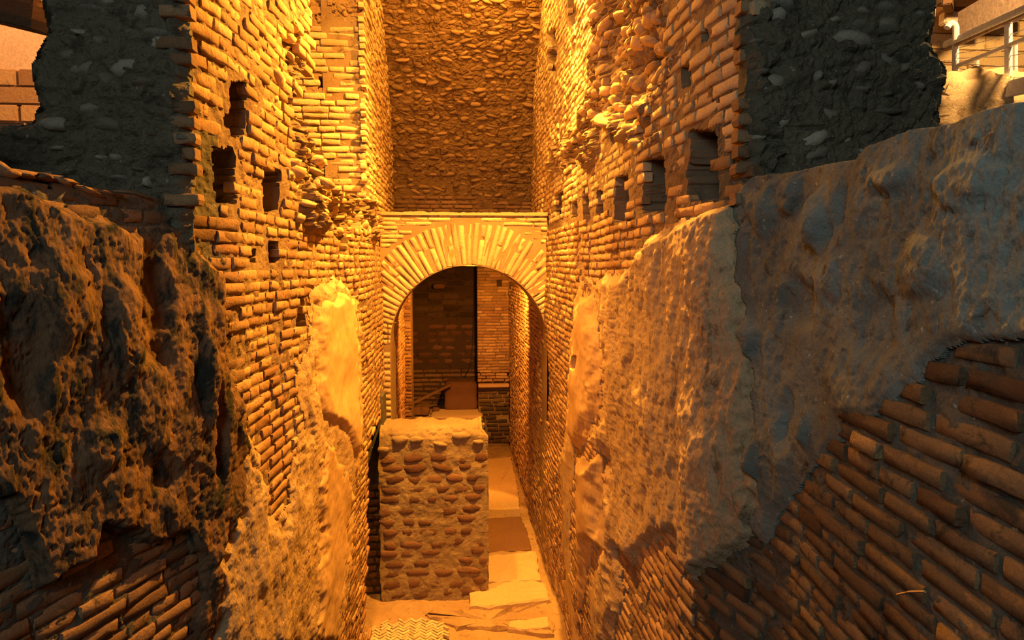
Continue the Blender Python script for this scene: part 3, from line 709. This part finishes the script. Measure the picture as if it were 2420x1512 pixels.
# ------------------------------------------------------------------ passage beyond the arch
def passage_wall(name, label, side, y0, y1, z1, m, mb, seed, lim=300):
    pl = LEFT if side > 0 else RIGHT
    S, Z, B, Nn = wall_grid(pl, y0, y1, 0.0, z1, 3, .02)
    o = sheet(name, B, Nn, D0(S, Z, side) * .6 - .018 + .005 * fbm(S * 20, Z * 20, seed), np.ones_like(S), m, None, .3, False); tag(o, label, 'wall', 'structure')
    P = Pieces(); r = np.random.default_rng(seed)
    for k in range(int(z1 / .062)):
        q = pl.s_at_y(y0) - r.uniform(0, .1); z = .03 + k * .062
        while q < pl.s_at_y(y1) - .1:
            L = r.uniform(.13, .27); s_ = q + L / 2; x, y = pl.pos(s_); nx, ny = pl.nrm(s_); n = np.array([float(nx), float(ny), 0])
            if y > y0: P.add(np.array([float(x), float(y), z]) + n * (float(D0(np.array([s_]), np.array([z]), side)[0]) * .6 + .006 + r.normal(0, .004)), np.cross(n, (0, 0, 1)), n, (0, 0, 1), L, .05, .046, r.normal(0, .012), r.normal(0, .05), r.normal(0, .04))
            q += L + .012
    P.build(o, mb, limit=lim); return o
passage_wall('wall_passage_right', 'brick side wall seen beyond the arch on the right, in raking light', -1, 7.95, 12.75, E + .02, M['mortar'], M['brick'], 61)
passage_wall('wall_passage_left', 'narrow strip of brick side wall beyond the arch on the left', 1, 8.1, 10.7, E + .02, M['mortar'], M['brick'], 62, 200)
# small square pier on the left
P = face_pieces(-1.0, -.735, 0.02, E, 10.62, .062, .12, .24, 63, hfrac=.78, proud=.004)
me = box_mesh('passage_pier', M['mortar'], [((-.87, 10.9, E / 2), (.265, .54, E), I4)])
o = link('passage_pier', me); tag(o, 'slim brown brick pier at the left inside the passage', 'pier'); P.build(o, M['brick_dark'])
# right hand pillar with ledge
x0 = atY(1128, 700, 12.6)[0]
me = box_mesh('passage_pillar', M['mortar'], [(((x0 + 1.10) / 2, 12.9, E / 2 + .8), (1.10 - x0, .58, E - 1.6), I4), (((x0 + 1.10) / 2, 12.98, .75), (1.06 - x0, .5, 1.5), I4)])
pp = link('passage_pillar', me); tag(pp, 'tall reddish brick pillar at the right inside the passage', 'pillar')
zl = atY(1160, 908, 12.6)[2]
hole_p = [(1172, 660), (1188, 660), (1188, 678), (1172, 678)]
face_pieces(x0, 1.08, zl + .05, E + .02, 12.60, .060, .14, .30, 64, hfrac=.80, avoid=[hole_p]).build(pp, M['brick'])
link('hole_shade_block', box_mesh('hole_shade_block', M['roofing'], [(tuple(atY(1180, 669, 12.585)), (.10, .03, .13), I4)]), pp)  # dark block colours in the shade of a hole, no recess is cut
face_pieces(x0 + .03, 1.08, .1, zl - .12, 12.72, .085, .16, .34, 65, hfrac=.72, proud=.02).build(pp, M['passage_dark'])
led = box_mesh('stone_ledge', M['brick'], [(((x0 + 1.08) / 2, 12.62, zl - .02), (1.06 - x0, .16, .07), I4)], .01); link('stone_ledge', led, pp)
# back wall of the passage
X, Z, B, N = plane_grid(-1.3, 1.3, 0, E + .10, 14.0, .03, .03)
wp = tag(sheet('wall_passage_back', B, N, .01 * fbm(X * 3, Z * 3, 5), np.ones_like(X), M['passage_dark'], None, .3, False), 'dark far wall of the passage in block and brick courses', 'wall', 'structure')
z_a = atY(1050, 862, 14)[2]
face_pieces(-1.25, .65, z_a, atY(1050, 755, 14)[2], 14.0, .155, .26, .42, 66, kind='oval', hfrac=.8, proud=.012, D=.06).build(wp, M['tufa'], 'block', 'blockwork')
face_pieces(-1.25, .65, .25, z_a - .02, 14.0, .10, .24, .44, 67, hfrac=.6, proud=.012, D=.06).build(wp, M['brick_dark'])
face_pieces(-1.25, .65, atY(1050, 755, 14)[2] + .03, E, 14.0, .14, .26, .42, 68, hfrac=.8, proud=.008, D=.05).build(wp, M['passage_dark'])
# passage ceiling
X, Yg = np.meshgrid(np.linspace(-1.3, 1.3, 40), np.linspace(9.36, 14.2, 70), indexing='ij')
B = np.stack([X, Yg, np.full_like(X, E + .07)], -1); N = np.zeros_like(B); N[..., 2] = -1
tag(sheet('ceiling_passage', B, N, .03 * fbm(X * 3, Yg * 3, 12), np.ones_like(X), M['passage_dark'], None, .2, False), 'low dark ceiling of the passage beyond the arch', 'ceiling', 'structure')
# things lying in the passage
X0 = atY(1052, 975, 13.0); X1 = atY(1126, 905, 13.0)
def lump(name, label, cat, c, size, m, seed, amp=.12, sq=4., rz=0., tilt=0.):
    nu, nv = 36, 20; U, V_ = np.meshgrid(np.linspace(0, 2 * math.pi, nu, endpoint=False), np.linspace(-math.pi / 2, math.pi / 2, nv), indexing='ij')
    x = np.cos(V_) * np.cos(U); y = np.cos(V_) * np.sin(U); z = np.sin(V_)
    k = (np.abs(x) ** sq + np.abs(y) ** sq + np.abs(z) ** sq) ** (-1 / sq) * (1 + amp * fbm(U * 1.9, V_ * 2.4, seed) * np.cos(V_) + amp * .4 * fbm(U * 6, V_ * 7, seed + 4) * np.cos(V_))
    P_ = np.stack([x * k * size[0] / 2, y * k * size[1] / 2, z * k * size[2] / 2], -1).reshape(-1, 3)
    R = Matrix.Rotation(rz, 3, 'Z') @ Matrix.Rotation(tilt, 3, 'Y'); P_ = P_ @ np.array(R).T + np.array(c)
    i = np.arange(nu * nv).reshape(nu, nv); j = np.roll(i, -1, 0)
    Q = np.stack([i[:, :-1], j[:, :-1], j[:, 1:], i[:, 1:]], -1).reshape(-1, 4)
    o = link(name, np_mesh(name, P_, Q, m, True)); return tag(o, label, cat)
cc = (X0 + X1) / 2
BT = .66                                          # top of the earth bank in the passage
X, Yg = np.meshgrid(np.arange(-.95, .46, .03), np.arange(11.7, 14.05, .03), indexing='ij')
B = np.stack([X, Yg, 0 * X + BT], -1); N = np.zeros_like(B); N[..., 2] = 1
tag(sheet('earth_bank', B, N, .03 * fbm(X * 3, Yg * 3, 33) + .012 * fbm(X * 14, Yg * 14, 34), np.ones_like(X), M['dirt'], None, .66, False), 'raised bank of dark earth at the back of the passage', 'earth bank')
lump('masonry_block', 'reddish block of fallen masonry at the far end of the passage', 'rubble', (cc[0], 13.2, BT + .36), (X1[0] - X0[0] + .04, .55, .64), M['tufa'], 2001, .05, 7.)
lump('masonry_slab', 'flat pale stone slab lying under the fallen masonry block', 'slab', (cc[0] - .08, 12.75, BT + .045), (1.02, .75, .12), M['slab'], 2002, .05, 7.)
p0 = atY(976, 952, 12.84); p1 = atY(1066, 908, 12.84)
me = box_mesh('timber_plank', M['wood'], [(tuple((p0 + p1) / 2), (float(np.linalg.norm(p1 - p0)), .12, .05), Matrix.Rotation(-math.atan2(p1[2] - p0[2], p1[0] - p0[0]), 4, 'Y'))], .008)
tag(link('timber_plank', me), 'old timber plank leaning on the fallen masonry block', 'plank')
for k, (a, b, s, l) in enumerate([(1004, 962, .30, 'small broken stone at the foot of the slim passage pier'), (1030, 968, .22, 'small broken stone under the leaning plank'), (985, 966, .30, 'rubble stone nearest the slim passage pier')]):
    p = atY(a, b, 12.9); lump('loose_stone', l, 'stone', (p[0], 12.9, BT + .11), (s * .62, s * .6, s * .6), M['tufa'], 2010 + k)['group'] = 'loose stones on the earth bank'
pts = [atY(1121, 632, 13.9), atY(1118, 770, 13.9)]
for t_ in np.linspace(0, 1, 14)[1:]:
    a = 1118 - 4 * t_ - 34 * t_ ** 4; pts.append(atY(a, 770 + 140 * t_ ** .9, 13.9))
pts.append(np.array([pts[-1][0] - .03, 13.85, BT + .02]))
tag(tube('hanging_cable', [tuple(p) for p in pts], .008, M['roofing']), 'thin dark cable hanging against the far passage wall', 'cable')
p = atY(1037, 676, 13.9); lump('wall_stub', 'pale stone stub poking out high on the dark far wall', 'stone', tuple(p), (.26, .2, .12), M['tufa'], 2020)
p = atY(913, 764, 7.46); q = atY(936, 762, 7.35)
tag(tube('iron_peg', [tuple(atY(913, 764, 7.52)), tuple(q)], .006, M['iron']), 'thin iron peg sticking out of the left end of the arch', 'peg')

# ------------------------------------------------------------------ low block wall in the middle
SY, SX0, SX1, ST = 6.85, -.845, .355, E - 1.78
prof = [(SY - .02, -.02)] + [(SY - .02 + .03 * k / 20, (ST - .12) * k / 20) for k in range(1, 21)] + [(SY + .03, ST - .06), (SY + .07, ST - .015), (SY + .13, ST), (SY + .42, ST + .01), (SY + .50, ST - .05), (SY + .52, ST - .3), (SY + .52, -.02)]
pr = np.array(prof); pl_ = np.r_[0, np.cumsum(np.hypot(*np.diff(pr, axis=0).T))]; tq = np.arange(0, pl_[-1], .013)
py_ = np.interp(tq, pl_, pr[:, 0]); pz_ = np.interp(tq, pl_, pr[:, 1])
nyv = np.gradient(pz_); nzv = -np.gradient(py_); l_ = np.hypot(nyv, nzv) + 1e-9; nyv, nzv = -nyv / l_, -nzv / l_
X, T = np.meshgrid(np.linspace(SX0, SX1, 92), tq, indexing='ij')
B = np.stack([X, np.broadcast_to(py_, X.shape), np.broadcast_to(pz_, X.shape)], -1); N = np.stack([0 * X, np.broadcast_to(nyv, X.shape), np.broadcast_to(nzv, X.shape)], -1)
B = B.copy(); edge_l = .02 * fbm(B[..., 2] * 5, 0 * X + 3, 71) ; wL = sstep(.1, 0, X - SX0); wR = sstep(.12, 0, SX1 - X)
upz = sstep(ST - .35, ST, B[..., 2]); B[..., 0] += wL * (edge_l + .02 * upz) - wR * (.06 * upz * sstep(ST - .12, ST, B[..., 2]) + .008 * fbm(B[..., 2] * 8, 0 * X, 72))
f1, f2, _ = worley(X * 7, T * 9, 55)
rel = .012 * fbm(X * 4, T * 4, 1600) + .005 * fbm(X * 22, T * 22, 1601, 4) + upz * .03 * fbm(X * 6, T * 6, 1602, 4)
stub = sheet('block_wall', B, N, rel, np.ones_like(X), M['tufa_mortar'], None, .0, False)
tag(stub, 'low wall of rounded tufa blocks set in pale mortar, midway along the corridor', 'low wall')
capQ = []                                         # closed flanks
for xs, sg in ((SX0 + .012, 1), (SX1 - .012, -1)):
    c = np.array([(xs, y, z) for y, z in prof]); 
    f = np.array([(SY + .25 + xs * 0, z) for y, z in prof])
    n = len(c); V = np.concatenate([c, np.stack([np.full(n, xs), np.full(n, SY + .25), c[:, 2]], -1)])
    Q = [(i, i + 1, n + i + 1, n + i) for i in range(n - 1)]
    link('wall_end', np_mesh('wall_end', V, np.array(Q), M['tufa_mortar'], False), stub)
P = Pieces('oval'); r = np.random.default_rng(91); k = 0; z = .09
while z < ST - .22:
    pit = r.uniform(.108, .132); q = SX0 + r.uniform(-.02, .06)
    while q < SX1 - .06:
        L = r.uniform(.15, .28); a, b = q, min(q + L, SX1 - .015)
        if b - a > .08 and r.random() > .05:
            P.add(((a + b) / 2, SY - .029 + .03 * z / ST + r.normal(0, .004), z + r.normal(0, .008)), (-1, 0, 0), (0, -1, 0), (0, 0, 1), b - a, .045, pit * r.uniform(.76, .94), r.normal(0, .05), r.normal(0, .04), r.normal(0, .03))
        q += L + r.uniform(.015, .045)
    z += pit
P.build(stub, M['tufa'], 'stone', 'stonework')
P = Pieces('oval')
for a, b, l, h in ((945, 1040, .17, .10), (985, 1038, .14, .07), (1090, 1030, .2, .08), (1040, 1050, .15, .05), (1130, 1045, .12, .06), (905, 1062, .12, .06)):
    p = atY(a, b, SY); P.add((p[0], SY - .03, p[2]), (-1, 0, 0), (0, -1, 0), (0, 0, 1), l, .05, h, r.normal(0, .08))
P.build(stub, M['tufa_mortar'], 'stone', 'stonework')
# brick jamb inside the side niche behind the low wall
XN = atY(852, 1300, 6.98)[0] - .25
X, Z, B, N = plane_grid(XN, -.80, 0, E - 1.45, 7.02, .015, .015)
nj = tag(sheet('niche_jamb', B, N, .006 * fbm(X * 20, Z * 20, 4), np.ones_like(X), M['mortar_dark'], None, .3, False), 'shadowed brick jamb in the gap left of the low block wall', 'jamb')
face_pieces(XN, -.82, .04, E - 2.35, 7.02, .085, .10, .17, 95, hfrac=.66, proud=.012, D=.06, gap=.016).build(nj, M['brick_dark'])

# ------------------------------------------------------------------ floor, slabs
X, Yg = np.meshgrid(np.arange(-1.9, 1.35, .02), np.arange(5.2, 14.2, .022), indexing='ij')
B = np.stack([X, Yg, 0 * X], -1); N = np.zeros_like(B); N[..., 2] = 1
fz_ = .022 * fbm(X * 2, Yg * 2, 1700, 4) + .008 * fbm(X * 14, Yg * 14, 1701, 4) + .02
tag(sheet('floor', B, N, fz_, np.ones_like(X), M['dirt'], None, .2, False), 'packed earth floor of the corridor', 'floor', 'structure')
def slab(px, lab, Z, th, seed, m=M['slab'], cat='slab', amp=.004, name='stone_slab'):
    """irregular flagstone: outline (photo points) laid at height Z"""
    pts = [atZ(a, b, Z)[:2] for a, b in px]; c = np.mean(pts, 0); r = np.random.default_rng(seed)
    den = []
    for i in range(len(pts)):
        a, b = np.array(pts[i]), np.array(pts[(i + 1) % len(pts)]); nseg = max(2, int(np.linalg.norm(b - a) / .07))
        for k in range(nseg): den.append(a + (b - a) * k / nseg + r.normal(0, amp * 1.6, 2))
    den = np.array(den); n = len(den); V = [(*c, Z + .003)]
    for f, z in ((.5, Z + .002), (.94, Z), (1.0, Z - .014), (1.005, Z - th)):
        for k in range(n): q = c + (den[k] - c) * f; V.append((q[0], q[1], z + (r.normal(0, amp) if z > Z - .02 else 0)))
    Tt = [(0, 1 + k, 1 + (k + 1) % n) for k in range(n)]; 
    for g in range(3):
        for k in range(n):
            a = 1 + g * n + k; b = 1 + g * n + (k + 1) % n; Tt += [(a, a + n, b + n), (a, b + n, b)]
    V = np.array(V); Tt = np.array(Tt)
    nn = np.cross(V[Tt[0][1]] - V[0], V[Tt[0][2]] - V[0])
    if nn[2] < 0: Tt = Tt[:, ::-1]
    return tag(link(name, np_mesh(name, V, Tt, m, False)), lab, cat)
slab([(1120, 1085), (1208, 1078), (1224, 1150), (1228, 1200), (1160, 1203), (1120, 1205)], 'weathered stone slab under the arch, farthest in the corridor row', .16, .2, 1)
slab([(1120, 1224), (1230, 1218), (1246, 1255), (1258, 1296), (1120, 1306)], 'flagstone coloured dark red for the arch shadow, in front of the slab under the arch', .05, .1, 2, M['tufa'])  # dark tufa colour paints the arch's shadow on this flagstone
slab([(1120, 1316), (1266, 1301), (1278, 1368), (1120, 1374)], 'pale flagstone between the shadowed flagstone and the front flagstone', .07, .1, 3)
slab([(1110, 1380), (1262, 1370), (1288, 1376), (1300, 1414), (1157, 1432), (1110, 1430)], 'pale front flagstone with a straight edge, right of the low block wall', .10, .14, 4)
slab([(1205, 1466), (1296, 1456), (1300, 1478), (1232, 1488), (1202, 1482)], 'small pale tile embedded in the crumbling ledge', .075, .05, 5)
slab([(1000, 1452), (1080, 1440), (1160, 1434), (1302, 1420), (1312, 1500), (1250, 1497), (1215, 1480), (1180, 1486), (1120, 1480), (1085, 1482), (1040, 1462)], 'crumbling mortar ledge below the front flagstone', .055, .12, 6, M['dirt'], 'ledge', .012, 'mortar_ledge')
# herringbone tiles in the floor
hb = empty('herringbone_floor'); tag(hb, 'patch of small herringbone floor tiles at the bottom of the corridor', 'tiles')
P = Pieces(); r = np.random.default_rng(8); c0 = atZ(960, 1490, .03)
for i in range(-7, 8):
    for j in range(-6, 7):
        for s_ in (0, 1):
            x = c0[0] + (i * .115 + (0 if s_ else .055)); y = c0[1] + j * .05 + (0 if s_ else .012)
            if ((x - c0[0]) / .42) ** 2 + ((y - c0[1] + .12) / .30) ** 2 + r.normal(0, .12) > 1: continue
            a = math.radians(45 if s_ else -45); t_ = np.array([math.cos(a), math.sin(a), 0]); u_ = np.array([-math.sin(a), math.cos(a), 0])
            n_ = np.array([0, 0, 1.]); 
            P.add((x, y, .050 + r.normal(0, .002)), -t_, n_, u_, .092, .03, .026, r.normal(0, .03), r.normal(0, .05))
P.build(hb, M['tile'], 'tile', 'tilework')
p = atX(2120, 1405, .93); q = atX(2186, 1398, .86)
tag(tube('iron_nail', [tuple(p), tuple((p + q) / 2 + np.array([0, 0, .003])), tuple(q)], .0022, M['iron']), 'thin rusty nail sticking out of the near right brick courses', 'nail')

# ------------------------------------------------------------------ galleries seen past the near piers
def bar(name, a, b, w, h, m, parent=None):
    a = Vector(a); b = Vector(b); d = b - a; R = d.to_track_quat('X', 'Z').to_matrix().to_4x4()
    return link(name, box_mesh(name, m, [(tuple((a + b) / 2), (d.length, w, h), R)], min(w, h) * .12), parent)
# right: ochre wall of boards
gw = tag(link('wall_gallery_right', box_mesh('wall_gallery_right', M['board'], [((6.6, 7.0, E + 1.5), (5.6, .1, 4.4), I4)])), 'ochre lit gallery wall behind the railing', 'wall', 'structure')
for k in range(22):
    for j in range(4):
        link('board', box_mesh('board', M['board'], [((4.35 + j * 1.1 + (k % 2) * .4, 6.93, E + .12 + k * .17), (1.09, .03, .158), I4)], .004), gw)
def rq(px, py, Y=5.0): return tuple(atY(px, py, Y))
rail = empty('metal_railing'); tag(rail, 'pale metal railing with wire infill at the upper right corner', 'railing')
bar('handrail', rq(2236, 106, 5.4), rq(2470, 0, 4.2), .06, .05, M['metal'], rail)
bar('under_rail', rq(2236, 118, 5.42), rq(2470, 12, 4.22), .03, .02, M['iron'], rail)
for a, y0, y1, Y in ((2258, 98, 172, 5.28), (2383, 40, 208, 4.62), (2440, 15, 215, 4.34)):
    bar('rail_post', rq(a, y0, Y), rq(a, y1, Y), .05, .03, M['metal'], rail)
bar('middle_rail', rq(2258, 158, 5.28), rq(2383, 108, 4.62), .03, .03, M['metal'], rail)
bar('middle_rail', rq(2383, 108, 4.62), rq(2470, 72, 4.2), .03, .03, M['metal'], rail)
for k in range(6):
    f = k / 6
    bar('wire', rq(2258, 104 + 68 * f, 5.28), rq(2383, 58 + 150 * f, 4.62), .005, .005, M['metal'], rail)
    bar('wire', rq(2383, 58 + 150 * f, 4.62), rq(2470, 20 + 195 * f, 4.2), .005, .005, M['metal'], rail)
bar('toe_board', rq(2375, 213, 4.64), rq(2470, 190, 4.2), .04, .12, M['metal'], rail)
rail2 = empty('metal_railing'); tag(rail2, 'farther dark framed railing between the mound and the ochre wall', 'railing')
bar('handrail', rq(2230, 146, 6.2), rq(2300, 146, 6.2), .04, .02, M['iron'], rail2)
bar('rail_post', rq(2290, 146, 6.2), rq(2290, 192, 6.2), .03, .03, M['iron'], rail2)
bar('rail_post', rq(2308, 142, 6.0), rq(2308, 194, 6.0), .04, .03, M['metal'], rail2)
bar('rail_post', rq(2398, 104, 5.2), rq(2398, 200, 5.2), .04, .03, M['metal'], rail2)
pts = [rq(2259, 95, 5.2), rq(2259, 66, 5.2), rq(2256, 58, 5.2), rq(2250, 55, 5.2), rq(2243, 58, 5.2), rq(2238, 66, 5.2)]
tag(tube('bent_pipe', pts, .026, M['metal']), 'pale hooked pipe end standing above the railing', 'pipe')
tag(bar('sloping_panel', rq(2268, 66, 5.6), rq(2500, -62, 4.6), .05, .28, M['concrete']), 'pale peach sloping panel above the handrail', 'panel')
rf = empty('timber_roof'); tag(rf, 'brown roof timbers at the top right corner', 'roof')
bar('beam', rq(2225, 22, 6.6), rq(2420, 30, 6.6), .2, .14, M['wood'], rf); bar('beam', rq(2225, -6, 6.2), rq(2420, -10, 6.2), .2, .12, M['wood'], rf)
bar('beam', rq(2238, 0, 5.8), rq(2246, 26, 6.6), .08, .08, M['wood'], rf); bar('beam', rq(2330, -20, 5.6), rq(2318, 28, 6.6), .08, .08, M['wood'], rf)
bar('cross_panel', rq(2225, 45, 6.5), rq(2340, 45, 6.5), .1, .12, M['concrete'], rf)
c = atY(2290, 240, 4.9); lump('earth_mound', 'sunlit looking mound of yellow rubble beyond the right pier', 'mound', (c[0] + .1, c[1] + .1, c[2] - .12), (1.05, .9, .75), M['mound'], 2030, .26, 2.2)
# left
gl = tag(link('wall_gallery_left', box_mesh('wall_gallery_left', M['concrete'], [((-6.0, 6.5, E + 1.9), (5.4, .12, 4.4), I4)])), 'peach lit gallery wall at the upper left corner', 'wall', 'structure')
for k in range(3):
    for j in range(5):
        z = atY(40, 270 - k * 42, 6.4)[2]
        link('block', box_mesh('block', M['brick'], [((-6.15 + j * .62 + (k % 2) * .22, 6.40, z), (.60, .08, .155), I4)], .012), gl)
tf = empty('timber_canopy'); tag(tf, 'dark timber canopy edge at the top left corner', 'roof')
for k in range(4):
    a = atY(-60, -20 + k * 16, 4.6 - k * .15); b = atY(112, 18 + k * 17, 4.3 - k * .15)
    bar('plank', tuple(a), tuple(b), .18, .06, M['wood'], tf)
# coping stones along the top of the near left wall
cs = Pieces('stone')
gs = []
for k, (a, b, L, h) in enumerate(((8, 400, .13, .055), (62, 412, .12, .032), (100, 418, .11, .03), (150, 428, .10, .036), (205, 452, .16, .026), (260, 460, .15, .022), (330, 462, .14, .02), (395, 466, .12, .022))):
    q0 = atX(a, b, -1.22); 
    for it in range(6):
        q_ = LEFT.s_at_y(q0[1]); xw, yw = LEFT.pos(q_); q0 = atX(a, b, float(xw) - .02)
    n = np.array([*[float(v) for v in LEFT.nrm(q_)], 0]); cs.add(q0 + n * .03, np.cross(n, (0, 0, 1)), n, (0, 0, 1), L, .16, h, r.normal(0, .08) + .12)
cs.build(wl, M['brick_dark'], 'coping_stone', 'coping')
# roof over the whole dig
tag(link('ceiling', box_mesh('ceiling', M['roofing'], [((0, 6, E + 5.2), (22, 26, .2), I4)])), 'dark roof high over the excavation', 'ceiling', 'structure')
